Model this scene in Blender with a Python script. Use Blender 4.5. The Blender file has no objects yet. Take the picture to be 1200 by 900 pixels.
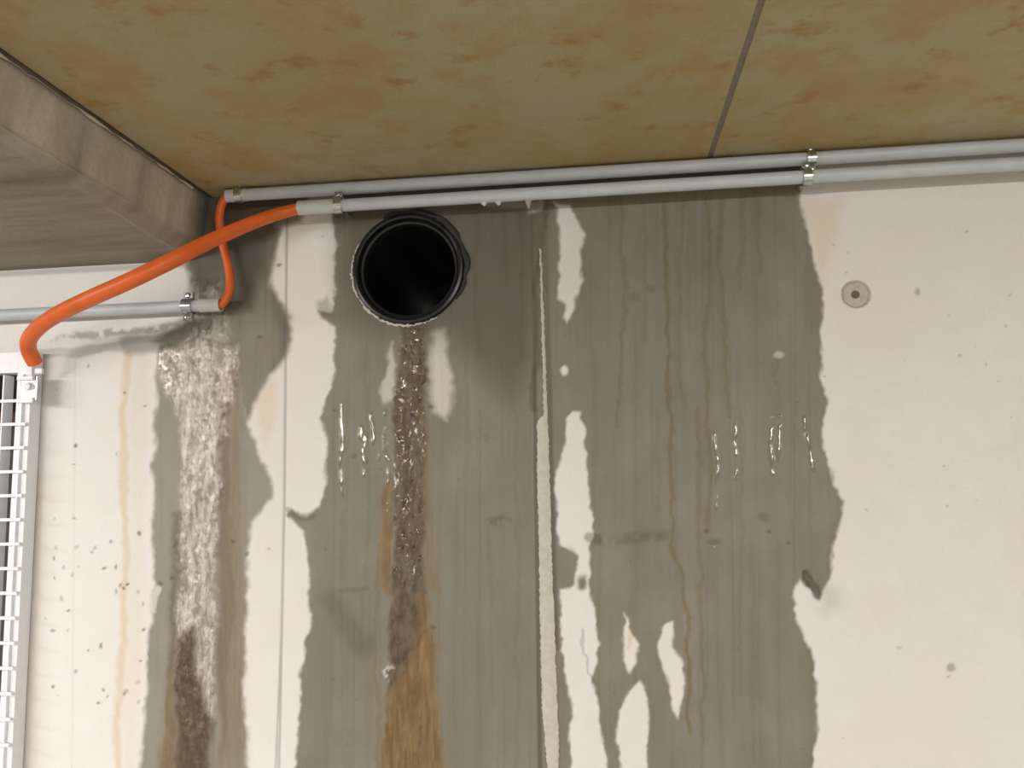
import bpy, bmesh, math
import numpy as np
from mathutils import Vector, Matrix

scene = bpy.context.scene
C = scene.collection

# ------------------------------------------------------------------ camera
F = 920.0                                   # focal length in pixels of the 1200 x 900 frame
YAW, PITCH, ROLL = math.radians(-6.62), math.radians(6.65), math.radians(-1.16)
CAM = np.array([0.0, -1.25, 0.0])
_f = np.array([math.sin(YAW) * math.cos(PITCH), math.cos(YAW) * math.cos(PITCH), math.sin(PITCH)])
_r = np.array([math.cos(YAW), -math.sin(YAW), 0.0])
_u = np.cross(_r, _f)
_r, _u = (math.cos(ROLL) * _r + math.sin(ROLL) * _u), (-math.sin(ROLL) * _r + math.cos(ROLL) * _u)
cam_data = bpy.data.cameras.new('camera')
cam_data.sensor_width = 36.0
cam_data.lens = F / 1200 * 36
cam_data.clip_start = 0.02
cam = bpy.data.objects.new('camera', cam_data)
C.objects.link(cam)
cam.matrix_world = Matrix(((_r[0], _u[0], -_f[0], CAM[0]), (_r[1], _u[1], -_f[1], CAM[1]),
                           (_r[2], _u[2], -_f[2], CAM[2]), (0, 0, 0, 1)))
scene.camera = cam

# ------------------------------------------------------------------ world, lamps, exposure
world = bpy.data.worlds.new('world')
scene.world = world
world.use_nodes = True
world.node_tree.nodes['Background'].inputs[0].default_value = (1.0, 0.965, 0.91, 1)
world.node_tree.nodes['Background'].inputs[1].default_value = 0.22

def tube_lamp(name, loc, length, width, power, rot, col=(1.0, 0.97, 0.92)):
    l = bpy.data.lights.new(name, 'AREA')
    l.shape = 'RECTANGLE'; l.size = length; l.size_y = width
    l.energy = power; l.color = col
    o = bpy.data.objects.new(name, l)
    C.objects.link(o); o.location = loc; o.rotation_euler = rot
    return o
# ceiling battens of the garage bays behind the camera, tilted a little towards the wall
tube_lamp('ceiling_batten_lamp', (-3.0, -7.4, 0.33), 1.5, 0.12, 38, (math.radians(60), 0, 0))
tube_lamp('ceiling_batten_lamp', (2.1, -7.4, 0.33), 1.5, 0.12, 38, (math.radians(60), 0, 0))
tube_lamp('ceiling_batten_lamp', (-1.5, -3.3, 0.36), 1.5, 0.07, 42, (math.radians(8), 0, 0))
tube_lamp('ceiling_batten_lamp', (1.5, -3.3, 0.36), 1.5, 0.07, 55, (math.radians(8), 0, 0))
# batten under the beam, out of view on the left
tube_lamp('beam_batten_lamp', (-1.8, -1.1, 0.27), 1.2, 0.10, 10.5, (math.radians(25), 0, math.radians(-25)))

vs = scene.view_settings
vs.view_transform = 'Standard'; vs.look = 'None'; vs.exposure = 0.75; vs.gamma = 1.0
vs.use_curve_mapping = False

# ------------------------------------------------------------------ measuring helpers
def ray(px, py):
    return _f + _r * (px - 600) / F - _u * (py - 450) / F
def at(px, py, y=0.0):
    """point at distance -y in front of the wall plane seen at photo pixel px, py"""
    d = ray(px, py); t = (y - CAM[1]) / d[1]
    return CAM + d * t
def at_x(px, py, x):
    d = ray(px, py); t = (x - CAM[0]) / d[0]
    return CAM + d * t
def at_z(px, py, z):
    d = ray(px, py); t = (z - CAM[2]) / d[2]
    return CAM + d * t
def project(P):
    q = P - CAM
    w = q @ _f
    return 600 + F * (q @ _r) / w, 450 - F * (q @ _u) / w

# ------------------------------------------------------------------ noise
def vnoise(u, v, seed):
    g = np.random.default_rng(seed).random((256, 256))
    iu = np.floor(u).astype(int); iv = np.floor(v).astype(int)
    fu = u - iu; fv = v - iv
    fu = fu * fu * (3 - 2 * fu); fv = fv * fv * (3 - 2 * fv)
    a = g[iu % 256, iv % 256]; b = g[(iu + 1) % 256, iv % 256]
    c = g[iu % 256, (iv + 1) % 256]; d = g[(iu + 1) % 256, (iv + 1) % 256]
    return (a * (1 - fu) + b * fu) * (1 - fv) + (c * (1 - fu) + d * fu) * fv
def fbm(u, v, seed, octaves=4):
    s = 0; amp = 0.5; tot = 0
    for o in range(octaves):
        s = s + amp * vnoise(u * 2 ** o + 17.3 * o, v * 2 ** o + 5.1 * o, seed + o)
        tot += amp; amp *= 0.5
    return s / tot
def sstep(a, b, x):
    t = np.clip((x - a) / (b - a), 0, 1)
    return t * t * (3 - 2 * t)

# ------------------------------------------------------------------ node helpers
def new_mat(name):
    m = bpy.data.materials.new(name); m.use_nodes = True
    nt = m.node_tree; nt.nodes.clear()
    out = nt.nodes.new('ShaderNodeOutputMaterial'); b = nt.nodes.new('ShaderNodeBsdfPrincipled')
    nt.links.new(b.outputs[0], out.inputs[0])
    return m, nt, b
def N(nt, t, **kw):
    n = nt.nodes.new(t)
    for k, v in kw.items(): setattr(n, k, v)
    return n
def setin(nt, sock, v):
    if hasattr(v, 'node'): nt.links.new(v, sock)
    else: sock.default_value = v
def mix(nt, fac, a, b, mode='MIX'):
    n = N(nt, 'ShaderNodeMix', data_type='RGBA', blend_type=mode)
    setin(nt, n.inputs[0], fac)
    setin(nt, n.inputs[6], a if hasattr(a, 'node') else (*a, 1)); setin(nt, n.inputs[7], b if hasattr(b, 'node') else (*b, 1))
    return n.outputs[2]
def mth(nt, op, a, b=0.0, clamp=False):
    n = N(nt, 'ShaderNodeMath', operation=op, use_clamp=clamp)
    setin(nt, n.inputs[0], a); setin(nt, n.inputs[1], b)
    return n.outputs[0]
def noise(nt, scale, detail=4, rough=0.55, stretch=(1, 1, 1)):
    tc = N(nt, 'ShaderNodeTexCoord'); mp = N(nt, 'ShaderNodeMapping')
    mp.inputs['Scale'].default_value = stretch
    nt.links.new(tc.outputs['Object'], mp.inputs['Vector'])
    n = N(nt, 'ShaderNodeTexNoise'); n.inputs['Scale'].default_value = scale
    n.inputs['Detail'].default_value = detail; n.inputs['Roughness'].default_value = rough
    nt.links.new(mp.outputs[0], n.inputs['Vector'])
    return n.outputs['Fac']
def ramp(nt, fac, lo, hi, a=0.0, b=1.0):
    n = N(nt, 'ShaderNodeMapRange', interpolation_type='SMOOTHSTEP')
    setin(nt, n.inputs[0], fac)
    n.inputs[1].default_value = lo; n.inputs[2].default_value = hi
    n.inputs[3].default_value = a; n.inputs[4].default_value = b
    return n.outputs[0]
def bump(nt, bsdf, h, strength, dist=0.01):
    n = N(nt, 'ShaderNodeBump'); setin(nt, n.inputs['Strength'], strength); n.inputs['Distance'].default_value = dist
    nt.links.new(h, n.inputs['Height']); nt.links.new(n.outputs[0], bsdf.inputs['Normal'])

def simple(name, col, rough, metal=0.0, nscale=60, var=0.12, bstr=0.0, col2=None):
    m, nt, b = new_mat(name)
    n = noise(nt, nscale, 5)
    c2 = col2 or tuple(c * (1 - var * 2) for c in col)
    nt.links.new(mix(nt, ramp(nt, n, 0.3, 0.75), col, c2), b.inputs['Base Color'])
    b.inputs['Roughness'].default_value = rough; b.inputs['Metallic'].default_value = metal
    if bstr: bump(nt, b, n, bstr, 0.002)
    return m

# --- wall concrete: stain shapes and some painted shade come as masks stored on the wall, grain and colours are mixed here
def wall_material():
    m, nt, b = new_mat('stained_wall_concrete')
    A = N(nt, 'ShaderNodeAttribute', attribute_name='stain_tone_a'); sa = N(nt, 'ShaderNodeSeparateColor')
    nt.links.new(A.outputs['Color'], sa.inputs[0])
    B = N(nt, 'ShaderNodeAttribute', attribute_name='stain_shade_b'); sb = N(nt, 'ShaderNodeSeparateColor')
    nt.links.new(B.outputs['Color'], sb.inputs[0])
    wet, brown, orange, lime = sa.outputs[0], sa.outputs[1], sa.outputs[2], A.outputs['Alpha']
    dirt_shade, yellow, gloss, light = sb.outputs[0], sb.outputs[1], sb.outputs[2], B.outputs['Alpha']
    big = noise(nt, 3.0, 4); grain = noise(nt, 170, 4); vert = noise(nt, 6.0, 4, 0.6, (7, 1, 0.25)); mid = noise(nt, 22, 5)
    dry = mix(nt, ramp(nt, big, 0.35, 0.7), (0.77, 0.74, 0.715), (0.79, 0.775, 0.77))
    dry = mix(nt, ramp(nt, mid, 0.35, 0.75, 0, 0.35), dry, (0.74, 0.705, 0.66))
    dry = mix(nt, ramp(nt, grain, 0.3, 0.7, 0, 0.10), dry, (0.60, 0.56, 0.50))
    dry = mix(nt, yellow, dry, (0.62, 0.41, 0.14))
    wetc = mix(nt, ramp(nt, vert, 0.3, 0.7), (0.196, 0.182, 0.136), (0.218, 0.205, 0.160))
    wetc = mix(nt, ramp(nt, mid, 0.3, 0.75, 0, 0.3), wetc, (0.160, 0.146, 0.102))
    wetc = mix(nt, ramp(nt, grain, 0.3, 0.7, 0, 0.12), wetc, (0.13, 0.12, 0.09))
    wetc = mix(nt, mth(nt, 'MULTIPLY', yellow, 0.8), wetc, (0.145, 0.105, 0.04))
    col = mix(nt, wet, dry, wetc)
    speck = noise(nt, 210, 6, 0.65, (1.2, 1, 0.6)); veins = noise(nt, 60, 5, 0.6, (1.6, 1, 0.35))
    limec = mix(nt, ramp(nt, veins, 0.36, 0.64), (0.33, 0.295, 0.26), (0.62, 0.575, 0.535))
    limec = mix(nt, ramp(nt, speck, 0.34, 0.54, 0.6, 0.0), limec, (0.17, 0.14, 0.11))
    col = mix(nt, lime, col, limec)
    bs = noise(nt, 110, 5, 0.6, (1.2, 1, 0.6))
    brc = mix(nt, ramp(nt, bs, 0.34, 0.7), (0.066, 0.040, 0.021), (0.135, 0.090, 0.053))
    col = mix(nt, brown, col, brc)
    ors = noise(nt, 40, 5, 0.6, (3, 1, 0.4))
    col = mix(nt, orange, col, mix(nt, ramp(nt, ors, 0.35, 0.7), (0.155, 0.076, 0.014), (0.26, 0.165, 0.06)))
    col = mix(nt, light, col, (0.78, 0.75, 0.71))
    col = mix(nt, dirt_shade, col, (0.052, 0.044, 0.032))
    nt.links.new(col, b.inputs['Base Color'])
    r = mth(nt, 'ADD', mth(nt, 'MULTIPLY', wet, -0.33), 0.86)
    crust = mth(nt, 'MAXIMUM', lime, brown)
    r = mth(nt, 'ADD', r, mth(nt, 'MULTIPLY', lime, -0.30))
    r = mth(nt, 'ADD', r, mth(nt, 'MULTIPLY', gloss, -0.75))
    r = mth(nt, 'MAXIMUM', r, 0.07)
    nt.links.new(r, b.inputs['Roughness'])
    h = mth(nt, 'ADD', mth(nt, 'MULTIPLY', mth(nt, 'MULTIPLY', grain, 0.10), mth(nt, 'SUBTRACT', 1.0, gloss)), mth(nt, 'MULTIPLY', mth(nt, 'MULTIPLY', speck, mth(nt, 'ADD', mth(nt, 'MULTIPLY', lime, 0.55), mth(nt, 'MULTIPLY', brown, 0.3))), mth(nt, 'SUBTRACT', 1.0, mth(nt, 'MULTIPLY', gloss, 0.8))))
    drops = noise(nt, 95, 3, 0.5, (1.6, 1, 0.5))
    h = mth(nt, 'ADD', h, mth(nt, 'MULTIPLY', mth(nt, 'MULTIPLY', drops, gloss), 0.16))
    bump(nt, b, h, 0.55, 0.004)
    return m

def ceiling_material():
    m, nt, b = new_mat('formwork_stained_ceiling')
    big = noise(nt, 4.5, 5, 0.6, (0.8, 1.1, 1)); mid = noise(nt, 9, 6, 0.65, (1.0, 0.9, 1)); grain = noise(nt, 220, 4)
    streak = noise(nt, 15, 6, 0.65, (0.9, 1.1, 1))
    col = mix(nt, ramp(nt, big, 0.38, 0.64), (0.45, 0.39, 0.24), (0.43, 0.335, 0.15))
    col = mix(nt, ramp(nt, mid, 0.46, 0.66, 0, 0.8), col, (0.43, 0.285, 0.115))
    col = mix(nt, ramp(nt, streak, 0.55, 0.70, 0, 0.85), col, (0.37, 0.20, 0.055))
    col = mix(nt, ramp(nt, grain, 0.3, 0.75, 0, 0.22), col, (0.27, 0.23, 0.145))
    nt.links.new(col, b.inputs['Base Color'])
    b.inputs['Roughness'].default_value = 0.8
    bump(nt, b, grain, 0.15, 0.002)
    return m

def beam_material():
    m, nt, b = new_mat('beam_concrete')
    vert = noise(nt, 7, 5, 0.6, (1, 2.4, 0.5)); grain = noise(nt, 150, 4); mid = noise(nt, 16, 5)
    col = mix(nt, ramp(nt, vert, 0.38, 0.66), (0.68, 0.62, 0.54), (0.52, 0.465, 0.375))  # pale face colour stands in for light from the side
    col = mix(nt, ramp(nt, mid, 0.5, 0.8, 0, 0.55), col, (0.38, 0.33, 0.24))
    col = mix(nt, ramp(nt, grain, 0.3, 0.75, 0, 0.2), col, (0.25, 0.215, 0.155))
    A = N(nt, 'ShaderNodeAttribute', attribute_name='stain_tone_a'); s = N(nt, 'ShaderNodeSeparateColor')
    nt.links.new(A.outputs['Color'], s.inputs[0])
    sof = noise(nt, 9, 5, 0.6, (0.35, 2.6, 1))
    col = mix(nt, s.outputs[1], col, mix(nt, ramp(nt, sof, 0.35, 0.7), (0.335, 0.30, 0.245), (0.235, 0.205, 0.15)))  # soffit and chamfer: board marks, with shade put into the colour
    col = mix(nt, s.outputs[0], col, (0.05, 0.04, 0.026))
    nt.links.new(col, b.inputs['Base Color']); b.inputs['Roughness'].default_value = 0.85
    bump(nt, b, grain, 0.25, 0.003)
    return m

M_WALL = wall_material()
M_CEIL = ceiling_material()
M_BEAM = beam_material()
M_FLOOR = simple('floor_concrete', (0.42, 0.39, 0.34), 0.8, nscale=8)
M_SEAL = simple('joint_sealant', (0.26, 0.23, 0.175), 0.8, nscale=90)
M_GROUT = simple('pale_grout', (0.66, 0.58, 0.42), 0.9, nscale=70, bstr=0.3)
M_FIN = simple('dry_mortar', (0.60, 0.565, 0.505), 0.9, nscale=130, var=0.07, bstr=0.15)
M_PVC = simple('grey_conduit_plastic', (0.53, 0.57, 0.60), 0.38, nscale=25, var=0.05)
M_PVC2 = simple('pale_sleeve_plastic', (0.60, 0.62, 0.62), 0.42, nscale=25, var=0.05)
M_ORANGE = simple('orange_flex_plastic', (0.80, 0.145, 0.022), 0.42, nscale=30, var=0.08)
M_ZINC = simple('bright_zinc', (0.62, 0.64, 0.66), 0.24, 0.95, nscale=120, var=0.15)
M_GALV = simple('galvanised_steel', (0.86, 0.875, 0.90), 0.5, 0.05, nscale=60, var=0.03)
M_BLACK = simple('black_pipe_plastic', (0.0085, 0.0095, 0.010), 0.30, nscale=40, var=0.2)
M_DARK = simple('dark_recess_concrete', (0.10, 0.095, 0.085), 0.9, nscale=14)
M_RUST = simple('rusty_brown_steel', (0.14, 0.045, 0.02), 0.8, nscale=40)
M_PLUG = simple('tie_plug_mortar', (0.55, 0.515, 0.45), 0.9, nscale=120, var=0.10, bstr=0.3)
M_HOLE = simple('tie_hole_dark', (0.16, 0.14, 0.105), 0.95, nscale=120)
M_DROP_GLINT = simple('white_drop_glint', (0.72, 0.70, 0.64), 0.35, nscale=120)

# ------------------------------------------------------------------ object helpers
def link(name, me, mat, parent=None):
    o = bpy.data.objects.new(name, me); C.objects.link(o)
    if mat: me.materials.append(mat)
    if parent: o.parent = parent
    return o
def tag(o, label=None, cat=None, group=None, kind=None):
    for k, v in (('label', label), ('category', cat), ('group', group), ('kind', kind)):
        if v: o[k] = v
    return o
def empty(name, loc=(0, 0, 0)):
    o = bpy.data.objects.new(name, None); C.objects.link(o); o.location = loc
    o.empty_display_size = 0.02
    return o
def bm_obj(name, bm, mat, parent=None, smooth=True, org=None):
    if org is not None: bmesh.ops.translate(bm, verts=bm.verts, vec=-Vector(org))
    bmesh.ops.recalc_face_normals(bm, faces=bm.faces)
    me = bpy.data.meshes.new(name); bm.to_mesh(me); bm.free()
    if smooth:
        for p in me.polygons: p.use_smooth = True
        try: me.set_sharp_from_angle(angle=math.radians(38))
        except Exception: pass
    return link(name, me, mat, parent)
def box(bm, lo, hi, bevel=0.0):
    r = bmesh.ops.create_cube(bm, size=1.0)
    vs_ = r['verts']
    for v in vs_:
        v.co = Vector([(lo[i] + hi[i]) / 2 + v.co[i] * (hi[i] - lo[i]) for i in range(3)])
    if bevel:
        es = list({e for v in vs_ for e in v.link_edges})
        bmesh.ops.bevel(bm, geom=es, offset=bevel, segments=2, affect='EDGES', profile=0.6)
    return bm
def catmull(pts, n=12):
    P = [np.array(p, float) for p in pts]
    P = [2 * P[0] - P[1]] + P + [2 * P[-1] - P[-2]]
    out = []
    for i in range(1, len(P) - 2):
        for k in range(n):
            t = k / n
            out.append(0.5 * (2 * P[i] + (P[i + 1] - P[i - 1]) * t + (2 * P[i - 1] - 5 * P[i] + 4 * P[i + 1] - P[i + 2]) * t * t
                              + (3 * P[i] - P[i - 1] - 3 * P[i + 1] + P[i + 2]) * t ** 3))
    out.append(P[-2])
    return out
def sweep(bm, path, rad, seg=20, inner=None, close=True):
    """tube along a path; inner = inner radius makes it hollow with open rims"""
    path = [Vector(p) for p in path]
    rings = []
    up = Vector((0, -1, 0.2)).normalized()
    for i, p in enumerate(path):
        t = (path[min(i + 1, len(path) - 1)] - path[max(i - 1, 0)]).normalized()
        a = (up - t * up.dot(t)).normalized(); c = t.cross(a); up = a
        rr = rad(i / (len(path) - 1)) if callable(rad) else rad
        def ring(q):
            return [bm.verts.new(p + (a * math.cos(2 * math.pi * k / seg) + c * math.sin(2 * math.pi * k / seg)) * q) for k in range(seg)]
        rings.append((ring(rr), ring(inner) if inner else None))
    def bridge(r1, r2):
        for k in range(seg):
            bm.faces.new((r1[k], r1[(k + 1) % seg], r2[(k + 1) % seg], r2[k]))
    for (o1, i1), (o2, i2) in zip(rings, rings[1:]):
        bridge(o1, o2)
        if inner: bridge(i2, i1)
    if inner:
        bridge(rings[0][1], rings[0][0]); bridge(rings[-1][0], rings[-1][1])
    elif close:
        bm.faces.new(rings[0][0][::-1]); bm.faces.new(rings[-1][0])
    return bm
def lathe(bm, prof, centre, seg=64, axis='y'):
    """profile of (radius, depth) revolved about the y axis through centre"""
    cx, cy, cz = centre
    rings = []
    for r, d in prof:
        rings.append([bm.verts.new((cx + r * math.cos(2 * math.pi * k / seg), cy + d, cz + r * math.sin(2 * math.pi * k / seg))) for k in range(seg)])
    for r1, r2 in zip(rings, rings[1:]):
        for k in range(seg):
            bm.faces.new((r1[k], r1[(k + 1) % seg], r2[(k + 1) % seg], r2[k]))
    return rings

# ================================================================== THE SETTING
HC = at(245, 232)[2]                         # ceiling height
FLOOR = -1.75
hole_c = at(478.5, 315)
HOLE_R = 0.0945
tie_c = at(1003, 345)
TIE_R = 0.0215
open_x = at(34, 640)[0]                      # right edge of the opening behind the grating
open_z = at(10, 432)[2]                      # its head

# ------------------------------------------------------------------ wall with its stains
def axis(lo, f0, f1, hi, step, coarse, extra=()):
    a = list(np.arange(lo, f0, coarse)) + list(np.arange(f0, f1, step)) + list(np.arange(f1, hi, coarse)) + [hi]
    a = np.array(sorted(set(np.round(a, 5))))
    for e in extra:
        a[np.argmin(np.abs(a - e))] = e
    return a
gx = axis(-2.6, -1.12, 0.90, 2.6, 0.0020, 0.05, (open_x,))
gz = axis(FLOOR, -0.50, HC - 0.001, HC + 0.02, 0.0020, 0.05, (open_z,))
X, Z = np.meshgrid(gx, gz)
X = X.ravel(); Z = Z.ravel()
PX, PY = project(np.stack([X, np.zeros_like(X), Z], 1))
nx, nz = len(gx), len(gz)

# irregular edges: wobble the coordinates used to look the shapes up
WX = PX + (fbm(PX / 26, PY / 26, 3, 3) - 0.5) * 9 + (fbm(PX / 6, PY / 7, 9, 2) - 0.5) * 4
WY = PY + (fbm(PX / 30, PY / 30, 5, 3) - 0.5) * 10

def shape(poly, w=2.5, wob=True, wx=None):
    """soft mask of a closed outline given in photo pixels on the wall plane"""
    P = np.array(poly, float)
    U, V = (WX, WY) if wob else (PX, PY)
    out = np.zeros(len(U))
    sel = np.where((U > P[:, 0].min() - w - 1) & (U < P[:, 0].max() + w + 1) & (V > P[:, 1].min() - w - 1) & (V < P[:, 1].max() + w + 1))[0]
    if len(sel) == 0: return out
    u = U[sel]; v = V[sel]
    d2 = np.full(len(sel), 1e9); ins = np.zeros(len(sel), bool)
    for (ax, ay), (bx, by) in zip(P, np.roll(P, -1, 0)):
        ex, ey = bx - ax, by - ay
        t = np.clip(((u - ax) * ex + (v - ay) * ey) / (ex * ex + ey * ey + 1e-9), 0, 1)
        d2 = np.minimum(d2, (u - ax - t * ex) ** 2 + (v - ay - t * ey) ** 2)
        c = (ay > v) != (by > v)
        ins ^= c & (u < ex * (v - ay) / (ey if abs(ey) > 1e-9 else 1e-9) + ax)
    d = np.sqrt(d2) * np.where(ins, -1, 1)
    out[sel] = 1 - sstep(-w, w, d)
    return out
def line(pts, width, soft=None, wob=True):
    """soft mask of a polyline in photo pixels"""
    P = np.array(pts, float); soft = soft or width * 0.6
    U, V = (WX, WY) if wob else (PX, PY)
    m = width + soft + 1
    out = np.zeros(len(U))
    sel = np.where((U > P[:, 0].min() - m) & (U < P[:, 0].max() + m) & (V > P[:, 1].min() - m) & (V < P[:, 1].max() + m))[0]
    if len(sel) == 0: return out
    u = U[sel]; v = V[sel]; d2 = np.full(len(sel), 1e9)
    for (ax, ay), (bx, by) in zip(P[:-1], P[1:]):
        ex, ey = bx - ax, by - ay
        t = np.clip(((u - ax) * ex + (v - ay) * ey) / (ex * ex + ey * ey + 1e-9), 0, 1)
        d2 = np.minimum(d2, (u - ax - t * ex) ** 2 + (v - ay - t * ey) ** 2)
    out[sel] = 1 - sstep(width / 2, width / 2 + soft, np.sqrt(d2))
    return out
def spot(cx, cy, rx, ry=None, soft=0.5, wob=True):
    ry = ry or rx
    U, V = (WX, WY) if wob else (PX, PY)
    d = np.sqrt(((U - cx) / rx) ** 2 + ((V - cy) / ry) ** 2)
    return 1 - sstep(1 - soft, 1 + soft, d)
def union(*a):
    r = a[0]
    for b in a[1:]: r = np.maximum(r, b)
    return r

BOT = 1900
# damp areas
wet = shape([(392, 120), (390, 255), (393, 300), (394, 345), (386, 364), (373, 364), (376, 372), (389, 380), (393, 402), (389, 440), (380, 470),
             (376, 490), (382, 512), (384, 545), (381, 572), (374, 596), (360, 606), (350, 604), (342, 598), (336, 606), (346, 614), (356, 622), (360, 645), (362, 690),
             (363, 730), (358, 760), (351, 790), (351, 830), (347, 870), (344, 900), (340, BOT),
             (960, BOT), (953, 900), (957, 860), (957, 830), (954, 800), (952, 775), (946, 752), (938, 730), (933, 705), (930, 688), (936, 680),
             (946, 690), (958, 704), (962, 694), (974, 668), (979, 640), (984, 608), (988, 586), (980, 570), (970, 546), (966, 520), (966, 500),
             (969, 472), (963, 440), (965, 420), (963, 385), (964, 360), (960, 332), (955, 308), (951, 286), (946, 266), (940, 240), (936, 120)], 2.6)
corner = shape([(225, 120), (400, 120), (352, 262), (332, 268), (322, 298), (318, 330), (327, 348), (340, 372), (343, 392), (336, 412), (322, 432),
                (311, 452), (296, 474), (285, 500), (280, 440), (262, 405), (200, 408), (178, 398), (205, 384), (232, 372), (226, 345), (216, 310)], 5)
leftrun = shape([(184, 400), (184, 450), (181, 500), (178, 560), (178, 640), (179, 684), (175, 720), (172, 790), (170, 840), (165, 885), (150, 960), (140, BOT),
                 (292, BOT), (291, 900), (288, 860), (284, 810), (288, 760), (287, 700), (290, 650), (294, 612), (305, 600), (317, 584), (317, 560), (306, 540),
                 (300, 520), (288, 500), (284, 400)], 4)
dry = union(
    shape([(650, 236), (667, 240), (677, 262), (685, 276), (681, 300), (681, 330), (675, 350), (671, 368), (665, 380), (660, 374), (663, 360), (652, 354),
           (655, 320), (656, 290), (653, 265)], 3),
    spot(660, 435, 5, 6),
    shape([(664, 490), (670, 480), (680, 482), (686, 500), (688, 560), (692, 600), (697, 630), (690, 642), (692, 660), (691, 692), (698, 720), (704, 750),
           (700, 776), (694, 800), (702, 830), (706, 870), (712, 900), (720, BOT), (672, BOT), (668, 900), (668, 860), (672, 838), (665, 800), (660, 760),
           (657, 720), (656, 690), (674, 682), (676, 652), (656, 640), (652, 605), (650, 572), (655, 540), (663, 520)], 2.2),
    shape([(731, 720), (737, 738), (748, 755), (746, 780), (738, 790), (731, 775), (729, 740)], 2.2),
    shape([(735, 810), (750, 798), (757, 830), (760, 870), (759, 910), (765, BOT), (730, BOT), (728, 905), (722, 860), (726, 832)], 2.2),
    shape([(778, 730), (788, 727), (790, 758), (797, 770), (800, 800), (795, 842), (787, 832), (782, 800), (773, 775), (773, 750)], 2.4),
    0.72 * shape([(507, 386), (519, 386), (526, 430), (531, 470), (523, 492), (510, 484), (503, 440)], 6),
    0.6 * shape([(457, 400), (462, 430), (462, 468), (450, 472), (447, 460), (452, 440)], 3),
    0.5 * spot(912, 415, 7, 4),
    0.6 * shape([(560, 236), (640, 236), (636, 246), (620, 250), (614, 243), (570, 246)], 3))
hole_in_dry = union(spot(665, 664, 9, 18), spot(683, 681, 6, 7))
wet = np.clip(union(wet, 0.97 * corner, 0.88 * leftrun) - dry * (1 - hole_in_dry), 0, 1)
# the wetter rim around damp patches near the top, right of the pipe
wet *= 0.93 + 0.12 * fbm(PX / 40, PY / 60, 61)

# lime crust, rust and streaks
lime = union(
    shape([(184, 412), (196, 404), (212, 409), (230, 396), (246, 402), (262, 408), (281, 404), (279, 455), (268, 490), (261, 525), (258, 600), (252, 680), (255, 770), (251, 835), (241, 880), (232, 915), (222, 908), (214, 850), (206, 790),
           (207, 700), (210, 600), (213, 525), (207, 482), (193, 462), (187, 430)], 5),
    0.45 * shape([(225, 330), (262, 330), (270, 400), (215, 402), (228, 372)], 6))
lime = lime * sstep(0.16, 0.5, fbm(PX / 9, PY / 16, 21, 4) + 0.12)
rustrun = shape([(468, 384), (498, 384), (500, 450), (497, 520), (497, 600), (496, 660), (500, 690), (495, 740), (490, 800), (492, 860), (497, 920), (500, BOT), (455, BOT), (450, 900), (455, 820),
                 (455, 760), (460, 700), (461, 640), (460, 560), (462, 470), (466, 430)], 4)
brown = rustrun * (0.72 + 0.28 * sstep(0.3, 0.6, fbm(PX / 8, PY / 22, 33, 3)))
brown *= 1 - 0.55 * sstep(770, 880, PY)
brown = union(brown, 0.95 * shape([(206, 750), (228, 735), (234, 800), (248, 850), (240, 960), (244, BOT), (205, BOT), (203, 900), (206, 830)], 7),
              0.55 * shape([(200, 600), (212, 600), (206, 900), (190, 900), (198, 800)], 5), 0.45 * shape([(258, 480), (268, 470), (272, 700), (262, 900), (254, 800)], 5),
              0.55 * line([(640, 235), (628, 330), (626, 480)], 3, 4), 0.5 * spot(497, 384, 12, 6))
orange = union(0.28 * shape([(258, 440), (284, 430), (287, 600), (284, 760), (290, 900), (290, BOT), (250, BOT), (254, 700)], 9),
               0.18 * shape([(300, 400), (330, 380), (300, 460), (285, 480)], 9), 0.8 * shape([(447, 575), (458, 560), (460, 640), (458, 700), (446, 690), (443, 630)], 5),
               0.85 * shape([(492, 690), (500, 700), (512, 760), (514, 830), (522, 900), (530, BOT), (450, BOT), (449, 900), (452, 820), (470, 790), (488, 760)], 6),
               0.45 * shape([(495, 480), (506, 520), (508, 640), (516, 700), (500, 690), (496, 600)], 5),
               0.55 * shape([(196, 790), (204, 760), (206, 900), (210, BOT), (180, BOT), (186, 880)], 6))
orange *= 0.85 + 0.3 * fbm(PX / 5, PY / 40, 43)
yellow = union(0.42 * line([(150, 415), (146, 480), (144, 560), (147, 640), (145, 740), (139, 850), (136, 960), (134, BOT)], 2.2, 6),
               0.14 * line([(166, 420), (160, 520), (158, 640), (152, 900)], 4, 16),
               0.14 * line([(42, 560), (40, 820), (36, 960)], 2, 8),
               0.30 * shape([(940, 236), (985, 236), (975, 300), (962, 330), (950, 280)], 14),
               0.35 * shape([(985, 600), (978, 650), (966, 690), (975, 640)], 7),
               0.25 * shape([(300, 470), (325, 440), (322, 500), (310, 530)], 6))
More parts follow.
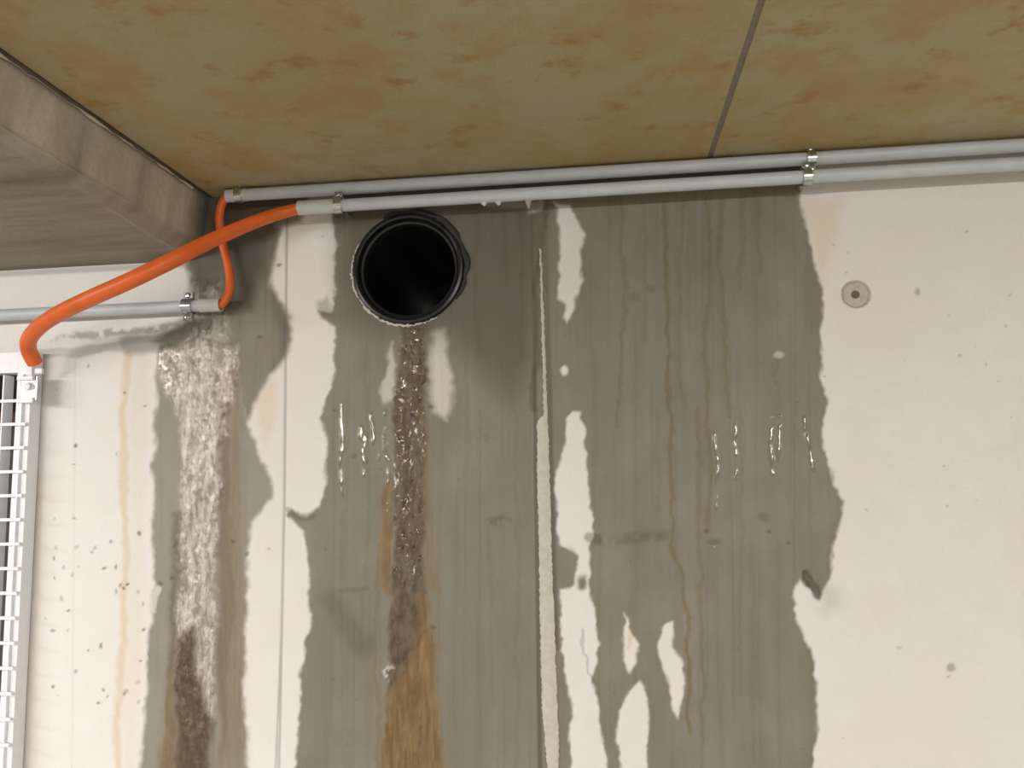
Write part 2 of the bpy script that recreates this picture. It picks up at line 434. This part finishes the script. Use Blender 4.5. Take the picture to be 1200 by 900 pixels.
streaks = [([(727, 235), (729, 300), (733, 368), (726, 430), (724, 500)], .75), ([(755, 235), (757, 300), (754, 400)], .5),
           ([(776, 235), (779, 280), (784, 330), (782, 420), (786, 500), (785, 560), (788, 640), (799, 675), (805, 720), (806, 860)], .95),
           ([(800, 235), (797, 330), (796, 420), (800, 480)], .6), ([(829, 235), (832, 285), (826, 400), (830, 470), (832, 620)], .8),
           ([(846, 235), (842, 300), (846, 350), (850, 430), (855, 490)], .8), ([(868, 235), (870, 290), (866, 340)], .6),
           ([(887, 235), (886, 280), (890, 320)], .7), ([(818, 480), (819, 640), (824, 800), (822, 960)], .7), ([(868, 480), (870, 620), (866, 760)], .5),
           ([(910, 420), (914, 520)], .4), ([(560, 260), (556, 330), (560, 420)], .5), ([(740, 640), (742, 700), (735, 760)], .35), ([(880, 640), (884, 760)], .3),
           ([(590, 250), (592, 330)], .5), ([(610, 255), (611, 420)], .6), ([(430, 395), (432, 520), (428, 660), (424, 760)], .5), ([(400, 600), (402, 800)], .3), ([(442, 640), (440, 780), (445, 900)], .6),
           ([(545, 380), (548, 560)], .35), ([(605, 480), (607, 700), (606, 900)], .35), ([(575, 620), (577, 830)], .3), ([(845, 780), (846, 900)], .3), ([(770, 480), (772, 600)], .4)]
thin = union(*[a * line(p, 1.5, 3.4) for p, a in streaks])
fine = sstep(0.62, 0.8, fbm(PX / 4.5, PY / 260, 77, 2)) * 0.35
yellow = np.clip(union(yellow, thin * 0.9, fine * wet), 0, 1)

# grime, hairlines, blow holes, and painted shade of cable and conduits
rng = np.random.default_rng(12)
dirt_shade = union(0.60 * shape([(396, 225), (640, 225), (640, 300), (628, 420), (600, 470), (560, 430), (530, 400), (505, 390), (440, 392), (405, 372), (396, 320)], 26),
             0.16 * shape([(640, 225), (940, 225), (930, 300), (860, 350), (760, 320), (680, 360), (645, 400)], 30),
             0.55 * line([(250, 226), (940, 184)], 34, 10), 0.25 * line([(940, 184), (1210, 167)], 34, 10),  # damp line at the ceiling joint plus painted shade behind the conduits
             0.85 * shape([(228, 220), (262, 220), (262, 300), (268, 345), (236, 350), (224, 318), (210, 305)], 9) * (0.6 + 0.4 * fbm(PX / 10, PY / 14, 50)),
             0.80 * shape([(255, 220), (345, 220), (326, 262), (308, 318), (290, 360), (262, 366)], 12),
             0.30 * line([(46, 413), (110, 410), (160, 405)], 7, 4), 0.5 * line([(150, 404), (196, 398), (240, 384)], 12, 9),  # band painted as the orange cable's shadow, running into grime at right
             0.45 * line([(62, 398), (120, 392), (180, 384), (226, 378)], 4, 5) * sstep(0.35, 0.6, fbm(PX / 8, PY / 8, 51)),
             0.35 * line([(216, 310), (0, 321)], 3, 4, False),
             0.45 * shape([(318, 340), (342, 372), (338, 410), (318, 430), (326, 390)], 8),
             0.40 * shape([(372, 355), (386, 345), (390, 370), (374, 366)], 4),
             0.38 * shape([(395, 240), (412, 240), (404, 300), (412, 350), (440, 385), (410, 372), (395, 340)], 8),
             0.50 * shape([(545, 270), (562, 284), (552, 310), (560, 330), (540, 350)], 6),
             0.42 * line([(700, 633), (740, 631), (778, 629)], 4, 9) * sstep(0.2, 0.65, fbm(PX / 9, PY / 9, 55)), 0.5 * line([(690, 633), (702, 633)], 7, 4), 0.4 * spot(839, 634, 8, 4), 0.35 * spot(897, 607, 6, 5),
             0.45 * spot(585, 610, 14, 7) * sstep(0.3, 0.6, fbm(PX / 6, PY / 6, 52)), 0.22 * spot(570, 510, 14, 8) * sstep(0.35, 0.6, fbm(PX / 6, PY / 6, 54)),
             0.6 * line([(943, 674), (950, 688), (957, 699)], 5, 4), 0.18 * shape([(950, 680), (985, 690), (990, 710), (965, 720)], 14),
             0.30 * spot(764, 338, 7, 6), 0.30 * spot(742, 350, 8, 7), 0.3 * line([(400, 691), (430, 690)], 2, 3),
             0.30 * line([(390, 705), (425, 760)], 14, 14), 0.45 * spot(1112, 780, 5, 5), 0.4 * spot(1075, 342, 4, 4), 0.4 * spot(484, 695, 12, 24) * sstep(.4, .6, fbm(PX / 6, PY / 6, 53)),
             0.55 * line([(625, 250), (627, 400), (629, 600), (633, 900), (640, BOT)], 1.6, 3, False), 0.5 * line([(639, 250), (645, 480), (648, 600), (652, 760)], 1.5, 3.5, False),
             0.42 * line([(336, 250), (335, 400), (333, 600), (327, 900), (320, BOT)], 1.0, 1.8, False), 0.38 * line([(331.5, 700), (323, 900), (316, BOT)], 0.8, 1.6, False),
             0.4 * line([(336, 598), (352, 606), (366, 606)], 3, 4), 0.08 * line([(88, 420), (86, 700), (84, 900)], 0.6, 1.5, False),
             0.3 * line([(683, 740), (690, 790), (700, 800)], 1, 2))
for _ in range(48):                                  # scattered blow holes on the left panel
    x, y = rng.uniform(55, 175), rng.uniform(425, 860)
    if rng.random() < 0.45: y = rng.uniform(640, 830)
    dirt_shade = np.maximum(dirt_shade, rng.uniform(0.25, 0.8) * spot(x, y, rng.uniform(0.9, 2.3), rng.uniform(1, 3.0), 0.6))
for _ in range(60):
    dirt_shade = np.maximum(dirt_shade, rng.uniform(0.2, 0.55) * spot(rng.uniform(300, 1190), rng.uniform(250, 890), rng.uniform(0.8, 2.0), rng.uniform(0.8, 2.0), 0.6))
for x, y in ((272, 636), (290, 650), (186, 684), (200, 678), (204, 640), (326, 310), (303, 395), (506, 478), (508, 736), (416, 536), (925, 636), (900, 625), (829, 621)):
    dirt_shade = np.maximum(dirt_shade, 0.6 * spot(x, y, 2.6, 2.4, 0.6))

# water trickles: bright narrow runs that catch the lamps
runs = [([(399, 492), (400, 505), (402, 528)], 5.0), ([(401, 534), (401, 552)], 3), ([(400, 470), (401, 580)], 2), ([(424, 500), (426, 530), (428, 556)], 3.0), ([(431, 505), (429, 545)], 2.5), ([(437, 485), (439, 512), (443, 540)], 3),
        ([(905, 488), (904, 515), (907, 556)], 2.5), ([(912, 485), (913, 550)], 2), ([(944, 488), (946, 520), (953, 552)], 3.0), ([(837, 510), (839, 600)], 1.5), ([(861, 500), (862, 560)], 1.5),
        ([(452, 480), (455, 600)], 2), ([(190, 410), (197, 450)], 9), ([(206, 412), (211, 462)], 6), ([(262, 420), (266, 520)], 3)]
gl = union(*[line(p, w, 2.4) for p, w in runs]) * sstep(0.30, 0.5, fbm(PX / 9, PY / 13, 95, 2))
gloss = np.clip(union(gl, 0.85 * rustrun * (1 - sstep(640, 720, PY)) * sstep(0.57, 0.70, fbm(PX / 2.6, PY / 5, 88, 2)),
                      0.55 * lime * sstep(0.35, 0.6, fbm(PX / 4, PY / 8, 89, 2))), 0, 1)
light = union(0.5 * spot(455, 790, 5, 8) * sstep(.5, .6, fbm(PX / 3, PY / 3, 91, 2)), 0.6 * line([(183, 690), (177, 715)], 4, 4), 0.4 * spot(838, 640, 1, 1))

# relief
disp = (fbm(PX / 60, PY / 60, 71, 3) - 0.5) * 0.0012
disp += gl * 0.0007 * (0.5 + fbm(PX / 4, PY / 12, 72, 2))
disp += lime * 0.0050 * fbm(PX / 7, PY / 12, 73, 3)
disp += rustrun * (0.0026 * fbm(PX / 6, PY / 11, 74, 3) + 0.0012 * sstep(640, 700, PY))
disp -= 0.0018 * line([(625, 250), (627, 400), (629, 600), (633, 900), (640, BOT)], 2.0, 2, False)
disp -= 0.0012 * line([(336, 250), (335, 400), (333, 600), (327, 900), (320, BOT)], 1.2, 1.5, False)
disp -= 0.003 * line([(943, 674), (950, 688), (957, 699)], 3, 4)
Y = -disp

# geometry: holes for the pipe, the opening and the tie plug
idx = np.arange(nx * nz).reshape(nz, nx)
q = np.stack([idx[:-1, :-1], idx[:-1, 1:], idx[1:, 1:], idx[1:, :-1]], -1).reshape(-1, 4)
def ring_snap(c, R):
    global X, Z
    dx, dz = X - c[0], Z - c[2]; r = np.hypot(dx, dz)
    near = np.abs(r - R) < 0.00145
    X = np.where(near, c[0] + dx / np.maximum(r, 1e-6) * R, X); Z = np.where(near, c[2] + dz / np.maximum(r, 1e-6) * R, Z)
    return r < R - 0.0007
cut = ring_snap(hole_c, HOLE_R) | ring_snap(tie_c, TIE_R)
inside = cut[q].any(1)
cxq = X[q].mean(1); czq = Z[q].mean(1)
inside |= (cxq < open_x) & (czq < open_z)
q = q[~inside]
used = np.zeros(nx * nz, bool); used[q.ravel()] = True
remap = np.cumsum(used) - 1
co = np.stack([X, Y, Z], 1)[used].astype(np.float32)
q = remap[q].astype(np.int32)
me = bpy.data.meshes.new('wall_back')
me.vertices.add(len(co)); me.vertices.foreach_set('co', co.ravel())
me.loops.add(q.size); me.loops.foreach_set('vertex_index', q.ravel())
me.polygons.add(len(q)); me.polygons.foreach_set('loop_start', np.arange(0, q.size, 4, dtype=np.int32))
me.polygons.foreach_set('use_smooth', np.ones(len(q), bool))
me.update(calc_edges=True)
def attr(m, name, chans, mask=None):
    a = m.attributes.new(name, 'FLOAT_COLOR', 'POINT')
    d = np.stack(chans, 1)
    if mask is not None: d = d[mask]
    a.data.foreach_set('color', np.clip(d, 0, 1).astype(np.float32).ravel())
attr(me, 'stain_tone_a', (wet, brown, orange, lime), used)
attr(me, 'stain_shade_b', (dirt_shade, yellow, gloss, light), used)
wall = tag(link('wall_back', me, M_WALL), 'stained concrete wall with damp patches, lime crust and rust runs', None, None, 'structure')

# opening behind the grating: reveals and a dark niche
bm = bmesh.new()
xl, xr, zt, zb, yd = -2.5, open_x, open_z, FLOOR, 0.55
def quad(bm, *p): bm.faces.new([bm.verts.new(v) for v in p])
quad(bm, (xr, 0, zb), (xr, yd, zb), (xr, yd, zt), (xr, 0, zt))
quad(bm, (xl, 0, zt), (xr, 0, zt), (xr, yd, zt), (xl, yd, zt))
quad(bm, (xl, yd, zb), (xl, yd, zt), (xr, yd, zt), (xr, yd, zb))
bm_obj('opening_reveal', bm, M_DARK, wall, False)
bm = bmesh.new()
sweep(bm, [at(-60, 492, 0.3), at(14, 491, 0.3), at(40, 491, 0.3)], 0.018, 16)
o = bm_obj('rusty_pipe', bm, M_RUST)
tag(o, 'dark red-brown pipe end in the gloom behind the grating', 'pipe')

# mortar fin squeezed out of the formwork joint
def fin(pts_l, pts_r, name, parent, depth):
    bm = bmesh.new()
    L = np.array(pts_l, float); R_ = np.array(pts_r, float)
    ys = np.arange(L[0, 1], L[-1, 1], 3.0)
    k = rng.random(len(ys) + 8)
    rows = []
    for i, y in enumerate(ys):
        a = np.interp(y, L[:, 1], L[:, 0]) + (k[i] - 0.5) * 1.6; b = np.interp(y, R_[:, 1], R_[:, 0]) + (k[(i * 7) % len(k)] - 0.5) * 1.6
        row = []
        for t, h in ((0, -0.002), (0.06, 0.7), (0.35, 1.0), (0.7, 0.9), (0.95, 0.6), (1, -0.002)):
            p = at(a + (b - a) * t, y)
            row.append(bm.verts.new((p[0], -depth * h * (0.8 + 0.4 * k[(i * 3) % len(k)]) if h > 0 else 0.002, p[2])))
        rows.append(row)
    for r1, r2 in zip(rows, rows[1:]):
        for j in range(5): bm.faces.new((r1[j], r1[j + 1], r2[j + 1], r2[j]))
    for r_ in (rows[0], rows[-1]): bm.faces.new(r_)
    return bm_obj(name, bm, M_FIN, parent)
tag(fin([(632, 292), (635, 400), (637, 486), (629, 494), (629, 560), (631, 640), (633, 760), (635, 840), (641, 900), (648, 1250)],
    [(635, 292), (639, 400), (642, 486), (643, 500), (645, 560), (647, 640), (650, 720), (653, 800), (656, 870), (655, 900), (664, 1250)], 'joint_fin', wall, 0.0045),
    'pale mortar fin running down the formwork joint')

# formwork tie hole with its mortar plug
bm = bmesh.new()
rr = lathe(bm, [(TIE_R + 0.0012, -0.0006), (TIE_R, 0.0012), (TIE_R - 0.0016, 0.0028), (TIE_R - 0.003, 0.0012), (0.010, 0.0002), (0.0062, 0.0008), (0.0048, 0.005)], tie_c, 40)
bm.faces.new(rr[-1])
plug = bm_obj('tie_plug', bm, M_PLUG, wall)
bm = bmesh.new(); lathe(bm, [(0.0062, 0.0004), (0.004, -0.0004), (0.0005, 0.0002)], tie_c + np.array([-0.001, 0.0, 0]), 18)
bm_obj('tie_hole', bm, M_HOLE, plug)

# ------------------------------------------------------------------ ceiling: two slabs and the joint between them
jx = at_z(866, 82, HC)[0]
ceil = tag(empty('ceiling', (0, 0, HC)), 'ochre-stained concrete ceiling with one joint', None, None, 'structure')
GAP = 0.0036
pA = at(246, 233)
for lo, hi in ((pA[0] + 0.005, jx - GAP), (jx + GAP, 2.8)):
    bm = bmesh.new(); box(bm, (lo, -9.5, 0), (hi, 0.0, 0.12), 0.003)
    s = bm_obj('slab_panel', bm, M_CEIL, ceil, False)
bm = bmesh.new(); box(bm, (jx - GAP - 0.002, -9.5, 0.0018), (jx + GAP + 0.002, -0.0, 0.03))
bm_obj('joint_sealant', bm, M_SEAL, ceil, False)

bm = bmesh.new(); box(bm, (pA[0] - 0.02, -9.5, 0.0115), (pA[0] + 0.02, 0.0, 0.03))
bm_obj('joint_sealant', bm, M_SEAL, ceil, False)

# ------------------------------------------------------------------ beam
pB = at(238, 287); pC = at(226, 306)
nT = np.array([pA[0], -2.4, HC + 0.01])
def far(p, px, py):
    n = at_x(px, py, p[0]); k = (-2.4 - p[1]) / (n[1] - p[1])
    return p + (n - p) * k
nB, nC = far(pB, 0, 148), far(pC, 0, 163)
xl = -2.6
prof0 = [np.array([pA[0], 0.02, HC + 0.01]), pB + [0, .02, 0], pC + [0, .02, 0], np.array([xl, 0.02, pC[2]]), np.array([xl, 0.02, HC + 0.01])]
prof1 = [nT, nB, nC, np.array([xl, -2.4, nC[2]]), np.array([xl, -2.4, HC + 0.01])]
bm = bmesh.new()
n_s = 90
rows = []; sub = 14
for i in range(n_s + 1):
    t = i / n_s
    row = []
    for j in range(3):
        a = prof0[j] * (1 - t) + prof1[j] * t; b = prof0[j + 1] * (1 - t) + prof1[j + 1] * t
        kk = sub if j != 1 else 4
        for k in range(kk):
            s = k / kk
            if j == 2: s = s ** 2
            p = a * (1 - s) + b * s
            w = (rng.random(3) - 0.5) * (0.0022 if (j == 2 and k == 0) or (j == 1) else 0.0006)
            row.append(bm.verts.new(p + w))
    row.append(bm.verts.new(prof0[3] * (1 - t) + prof1[3] * t)); row.append(bm.verts.new(prof0[4] * (1 - t) + prof1[4] * t))
    rows.append(row)
for r1, r2 in zip(rows, rows[1:]):
    for j in range(len(r1)): bm.faces.new((r1[j], r1[(j + 1) % len(r1)], r2[(j + 1) % len(r1)], r2[j]))
bm.faces.new(rows[0]); bm.faces.new(rows[-1][::-1])
beam = bm_obj('ceiling_beam', bm, M_BEAM, None, True)
tag(beam, 'grey concrete ceiling beam with chamfered lower edge', None, None, 'structure')
bc = np.zeros(len(beam.data.vertices) * 3, np.float32); beam.data.vertices.foreach_get('co', bc); bc = bc.reshape(-1, 3)
bx_, by_ = project(bc.astype(float))
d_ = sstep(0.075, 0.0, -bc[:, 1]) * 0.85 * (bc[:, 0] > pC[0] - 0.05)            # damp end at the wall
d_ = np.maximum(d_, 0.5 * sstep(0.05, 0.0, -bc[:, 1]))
for yy, w, a in ((-0.335, 0.010, .5), (-0.53, .02, .45), (-0.20, .012, .3), (-.45, .008, .35), (-.66, .02, .5)):
    d_ = np.maximum(d_, a * np.exp(-((bc[:, 1] - yy) / w) ** 2) * (bc[:, 2] > pB[2] - 0.01))
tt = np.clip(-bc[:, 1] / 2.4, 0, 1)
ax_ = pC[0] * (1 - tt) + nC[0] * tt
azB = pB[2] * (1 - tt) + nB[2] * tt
sof_shade = np.maximum(sstep(0.002, -0.004, bc[:, 0] - ax_), 0.72 * sstep(0.004, -0.002, bc[:, 2] - azB))
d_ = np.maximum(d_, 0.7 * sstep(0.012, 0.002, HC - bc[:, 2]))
sof_shade = sof_shade                        # board-marked soffit and chamfer painted darker, as if shaded against a lit face
attr(beam.data, 'stain_tone_a', (d_, sof_shade, d_ * 0, d_ * 0))
# ragged line of pale grout along the beam's top edge
bm = bmesh.new(); path = []
for i in range(60):
    y = -0.06 - i * 0.0135
    path.append((pA[0] + 0.001 + rng.normal() * 0.0006, y, HC - 0.004 + rng.normal() * 0.0005))
sweep(bm, path, lambda t: 0.0003 + 0.0024 * max(0.0, math.sin(t * 41 + 1) * math.sin(t * 17 + 2)) ** 0.6, 8)
bm_obj('grout_edge', bm, M_GROUT, beam)

# ------------------------------------------------------------------ floor
bm = bmesh.new(); box(bm, (-6, -11, FLOOR - 0.1), (6, 0.55, FLOOR))
tag(bm_obj('floor', bm, M_FLOOR, None, False), 'grey concrete garage floor', None, None, 'structure')

# ================================================================== THINGS
# ------------------------------------------------------------------ pipe sleeve in the wall
root = tag(empty('pipe_sleeve', hole_c), 'black plastic pipe sleeve opening high in the wall', 'pipe')
R0 = HOLE_R + 0.0005
bm = bmesh.new()
rr = lathe(bm, [(R0, 0.01), (R0, -0.003), (R0 - 0.002, -0.006), (R0 - 0.006, -0.007), (R0 - 0.009, -0.005), (R0 - 0.0105, 0.0), (R0 - 0.011, 0.018),
                (R0 - 0.015, 0.024), (R0 - 0.016, 0.06), (R0 - 0.016, 0.42)], (0, 0, 0), 72)
bm.faces.new(rr[-1])
bm_obj('sleeve_tube', bm, M_BLACK, root)
bm = bmesh.new()
lathe(bm, [(R0 - 0.0108, 0.004), (R0 - 0.0135, 0.002), (R0 - 0.0165, 0.004), (R0 - 0.0175, 0.010), (R0 - 0.0165, 0.02), (R0 - 0.0145, 0.026)], (0, 0, 0), 72)
bm_obj('rubber_seal', bm, simple('black_rubber', (0.012, 0.012, 0.013), 0.5, nscale=50), root)
# broken rim of mortar round the lower left of the sleeve
bm = bmesh.new(); path = []; rads = []
for i in range(70):
    a = math.radians(150 + 150 * i / 69)
    k = R0 + 0.0015 + rng.normal() * 0.0009
    path.append((hole_c[0] + k * math.cos(a), -0.0015 + rng.normal() * 0.0005, hole_c[2] + k * math.sin(a)))
    rads.append(max(0.0007, 0.0022 + rng.normal() * 0.0011) * math.sin(math.pi * (i + 2) / 73) ** 0.4)
sweep(bm, path, lambda t: rads[int(round(t * 69))], 8)
bm_obj('mortar_rim', bm, M_FIN, wall)
bm = bmesh.new(); path = []; rads = []
for i in range(60):                                       # dark sealing compound round the upper right
    a = math.radians(-35 + 150 * i / 59)
    k = R0 + 0.0015 + abs(math.sin(i * 0.31) * math.sin(i * .13)) * 0.004
    path.append((hole_c[0] + k * math.cos(a), -0.001, hole_c[2] + k * math.sin(a)))
    rads.append((0.0028 + 0.003 * abs(math.sin(i * 0.23 + 1)) + abs(rng.normal()) * 0.0004) * math.sin(math.pi * (i + 2) / 63) ** 0.5)
sweep(bm, path, lambda t: rads[int(round(t * 59))], 8)
bm_obj('sealing_compound', bm, simple('dark_sealing_compound', (0.03, 0.028, 0.022), 0.7, nscale=90, bstr=0.4), wall)

# ------------------------------------------------------------------ conduits
CR = 0.0102
def conduit(label, p0, p1, sleeve, sr, sleeve_at=0):
    """p0 = end with the sleeve"""
    p0 = np.array(p0); p1 = np.array(p1); d = (p1 - p0) / np.linalg.norm(p1 - p0)
    r = tag(empty('cable_conduit', tuple(p0)), label, 'conduit', 'grey plastic cable conduits')
    bm = bmesh.new(); sweep(bm, [d * sleeve * 0.5, (p1 - p0) * 0.5, p1 - p0], CR, 28, CR - 0.0018)
    bm_obj('tube', bm, M_PVC, r)
    bm = bmesh.new(); sweep(bm, [d * 0, d * 0.002, d * (sleeve - 0.002), d * sleeve], sr, 28, CR - 0.0008)
    bm_obj('end_sleeve', bm, M_PVC2, r)
    return r, d
Y1, Y2, Y3 = -0.038, -0.052, -0.030
a0, a1 = at(266, 229, Y1), at(1200, 170, Y1)
z1 = min((a0[2] + a1[2]) / 2, HC - CR - 0.0035)
print('conduit z', a0[2], a1[2], 'ceiling', HC)
x_end = 1.9
c1, _ = conduit('upper of the two long grey conduits, tucked under the ceiling', (a0[0], Y1, z1), (x_end, Y1, z1), at(289, 228, Y1)[0] - a0[0], CR + 0.0006)
b0, b1 = at(350, 245.5, Y2), at(1200, 190, Y2)
z2 = (b0[2] + b1[2]) / 2
print('conduit2 z', b0[2], b1[2])
c2, _ = conduit('lower of the two long grey conduits, passing above the black pipe opening', (b0[0], Y2, z2), (x_end, Y2, z2), at(394, 243, Y2)[0] - b0[0], CR + 0.0014)
e0, e1 = at(259, 357.5, Y3), at(0, 369, Y3)
z3 = (e0[2] + e1[2]) / 2
c3, _ = conduit('short grey conduit under the beam, running out of the picture at left', (e0[0], Y3, z3), (-2.4, Y3, z3), e0[0] - at(234, 359, Y3)[0], CR + 0.0012)
# lime drip under the lower conduit; two small white ones imitate wet glints
for px, L in ((619, 0.013), (567, 0.004), (584, 0.0045)):
    x = at(px, 235, Y2)[0]
    bm = bmesh.new()
    sweep(bm, [(x - b0[0], 0.002, -CR + 0.003), (x - b0[0], 0.002, -CR - L * 0.3), (x - b0[0] + .0005, 0.003, -CR - L * 0.7), (x - b0[0], 0.003, -CR - L)],
          lambda t: 0.0055 * (1 - t) ** 1.3 + 0.0012, 10)
    bm_obj('lime_or_glint_drip', bm, M_DROP_GLINT if px != 619 else simple('grey_lime', (0.36, 0.35, 0.29), 0.5), c2)

# ------------------------------------------------------------------ conduit clips
def clip(px, yy, z, label, ear_top=0.011, ear_bot=0.011, w=0.016):
    x = at(px, 300, yy)[0]
    x = float(x)
    r = tag(empty('pipe_clip', (x, yy, z)), label, 'clip', 'zinc conduit clips')
    R1, R2 = CR + 0.0002 + 0.0012, CR + 0.0034
    def band(a0, a1):
        bm = bmesh.new(); n = 16; rows = []
        for i in range(n + 1):
            a = math.radians(a0 + (a1 - a0) * i / n)
            rows.append([bm.verts.new((sx * w / 2, -rad * math.cos(a), rad * math.sin(a))) for sx, rad in ((-1, R1), (1, R1), (1, R2), (-1, R2))])
        for q1, q2 in zip(rows, rows[1:]):
            for j in range(4): bm.faces.new((q1[j], q1[(j + 1) % 4], q2[(j + 1) % 4], q2[j]))
        bm.faces.new(rows[0]); bm.faces.new(rows[-1])
        return bm
    bm_obj('front_band', band(-84, 84), M_ZINC, r)
    bm_obj('back_band', band(96, 264), M_ZINC, r)
    for s, ear in ((1, ear_top), (-1, ear_bot)):
        if ear <= 0: continue
        bm = bmesh.new()
        zs = sorted((s * (R1 + 0.0005), s * (R2 + ear)))
        box(bm, (-w / 2, -0.0032, zs[0]), (w / 2, -0.0010, zs[1]), 0.0006)
        box(bm, (-w / 2, 0.0010, zs[0]), (w / 2, 0.0032, zs[1]), 0.0006)
        e = bm_obj('ear', bm, M_ZINC, r, False)
        zc = s * (R2 + ear * 0.42)
        bm = bmesh.new(); rr = lathe(bm, [(0.0046, -0.0030), (0.0046, -0.0052), (0.0036, -0.0066), (0.0014, -0.0072)], (0.0, 0, zc), 14)
        bm.faces.new(rr[-1])
        bm_obj('screw', bm, M_ZINC, e)
    bm = bmesh.new(); sweep(bm, [(0, R1, 0), (0, -yy * 0.6, 0), (0, -yy + 0.004, 0)], 0.004, 12)
    bm_obj('stud', bm, M_ZINC, r)
gap1 = HC - z1 - CR - 0.0036
clip(280, Y1, z1, 'metal clip on the upper conduit beside its orange cable end', max(0.0005, gap1), 0.0, 0.012)
clip(957, Y1, z1, 'metal clip on the upper conduit, directly above its twin at right', max(0.0005, gap1), 0.008, 0.013)
clip(397, Y2, z2, 'metal clip on the lower conduit near the black pipe opening', 0.009, 0.0, 0.013)
clip(951, Y2, z2, 'metal clip on the lower conduit, right of the damp streaks', 0.009, 0.0, 0.013)
clip(223, Y3, z3, 'two-eared metal clip on the short conduit under the beam', 0.010, 0.012, 0.0165)

# ------------------------------------------------------------------ orange cables
pts = [(b0[0] + 0.05, Y2, z2), (b0[0] + 0.012, Y2, z2)] + [tuple(at(*p)) for p in
      ((332, 249, -0.060), (300, 259.5, -0.085), (250, 281, -0.130), (200, 306, -0.170), (150, 330, -0.190), (105, 350, -0.185), (70, 367, -0.160), (46, 383, -0.128), (34, 398, -0.098), (34, 411, -0.076), (41, 425, -0.060))]
bm = bmesh.new(); sweep(bm, catmull(pts, 10), lambda t: 0.0092 + 0.0030 * min(1.0, max(0.0, (t - 0.12) / 0.3)), 24)
tag(bm_obj('orange_cable', bm, M_ORANGE), 'thick orange cable sagging from the lower conduit to the grating corner', 'cable')
pts = [(a0[0] + 0.03, Y1, z1), (a0[0] + 0.006, Y1, z1)] + [tuple(at(*p)) for p in
      ((261.5, 236, -0.036), (257.5, 250, -0.034), (258, 268, -0.031), (261.5, 288, -0.028), (267, 310, -0.026), (269.5, 332, -0.027), (266, 348, -0.029))] + \
      [(e0[0] - 0.002, Y3, z3), (e0[0] - 0.03, Y3, z3)]
bm = bmesh.new(); sweep(bm, catmull(pts, 10), 0.0070, 20)
tag(bm_obj('orange_cable', bm, M_ORANGE), 'thin orange cable looping down between the conduit ends beside the beam', 'cable')

# ------------------------------------------------------------------ steel grating with its frame
gx1 = at(46, 436, -0.012)[0]                 # outer edge of the frame
gz1 = at(12, 415, -0.012)[2]                 # top of the frame
gate = tag(empty('steel_grating', (gx1, 0, FLOOR)), 'galvanised steel mesh grating in a white frame at the left edge', 'grating')
def gbox(name, lo, hi, mat, parent=gate, bev=0.0008):
    bm = bmesh.new(); box(bm, [lo[0] - gx1, lo[1], lo[2] - FLOOR], [hi[0] - gx1, hi[1], hi[2] - FLOOR], bev)
    return bm_obj(name, bm, mat, parent, False)
gl_x = gx1 - 1.0
zb = FLOOR + 0.03
gbox('frame_stile', (gx1 - 0.026, -0.030, zb), (gx1, -0.004, gz1), M_GALV)
gbox('frame_rail', (gl_x, -0.0295, gz1 - 0.036), (gx1 - 0.0262, -0.0045, gz1), M_GALV)
# grating bars: flat uprights on edge, square cross rods
xe = at(22, 560, -0.034)[0]
k = 0
tops = gz1 - 0.040
while xe - k * 0.0345 > gl_x + 0.02 and k < 9:
    x = xe - k * 0.0345
    gbox('bearing_bar', (x - 0.0028, -0.036, zb + 0.02), (x, -0.0135, tops), M_GALV, bev=0.0004)
    k += 1
zr0 = at(10, 470, -0.037)[2]; zr1 = at(10, 873, -0.037)[2]
pitch = (zr0 - zr1) / 14
bm = bmesh.new(); box(bm, (xe - 9 * 0.0345 - gx1, -0.0395, -0.0026), (xe + 0.011 - gx1, -0.0345, 0.0026), 0.0006)
rod_me = None
i = 0
while zr0 - i * pitch > zb + 0.05:
    z = zr0 - i * pitch
    if rod_me is None:
        ro = bm_obj('cross_rod', bm, M_GALV, gate, False); rod_me = ro.data
    else:
        ro = bpy.data.objects.new('cross_rod', rod_me); C.objects.link(ro); ro.parent = gate
    ro.location = (0, 0, z - FLOOR)
    i += 1
# saddle clamp with its bolt at the corner
c0 = at(26, 441, -0.04); c1_ = at(44, 470, -0.04)
cl = gbox('corner_clamp', (c0[0], -0.043, c1_[2]), (c1_[0], -0.0365, c0[2]), M_ZINC, bev=0.002)
gbox('clamp_lip', (c0[0] - 0.002, -0.050, c0[2] - 0.008), (c1_[0] - 0.004, -0.043, c0[2] - 0.001), M_GALV, cl)
gbox('clamp_lip', (c0[0] - 0.002, -0.048, c1_[2] - 0.003), (c1_[0] - 0.003, -0.043, c1_[2] + 0.006), M_GALV, cl)
bc_ = at(33.5, 453, -0.045)
bm = bmesh.new()
rr = lathe(bm, [(0.0085, 0.002), (0.0085, -0.001), (0.0062, -0.0012), (0.0062, -0.007), (0.003, -0.0085)], (bc_[0] - gx1, -0.043, bc_[2] - FLOOR), 12); bm.faces.new(rr[-1])
bm_obj('bolt', bm, M_GALV, cl)
t0 = at(48, 435, -0.04)
gbox('clamp_tab', (c1_[0] - 0.004, -0.046, t0[2] - 0.005), (t0[0] + 0.006, -0.040, t0[2] + 0.005), M_GALV, cl, 0.002)
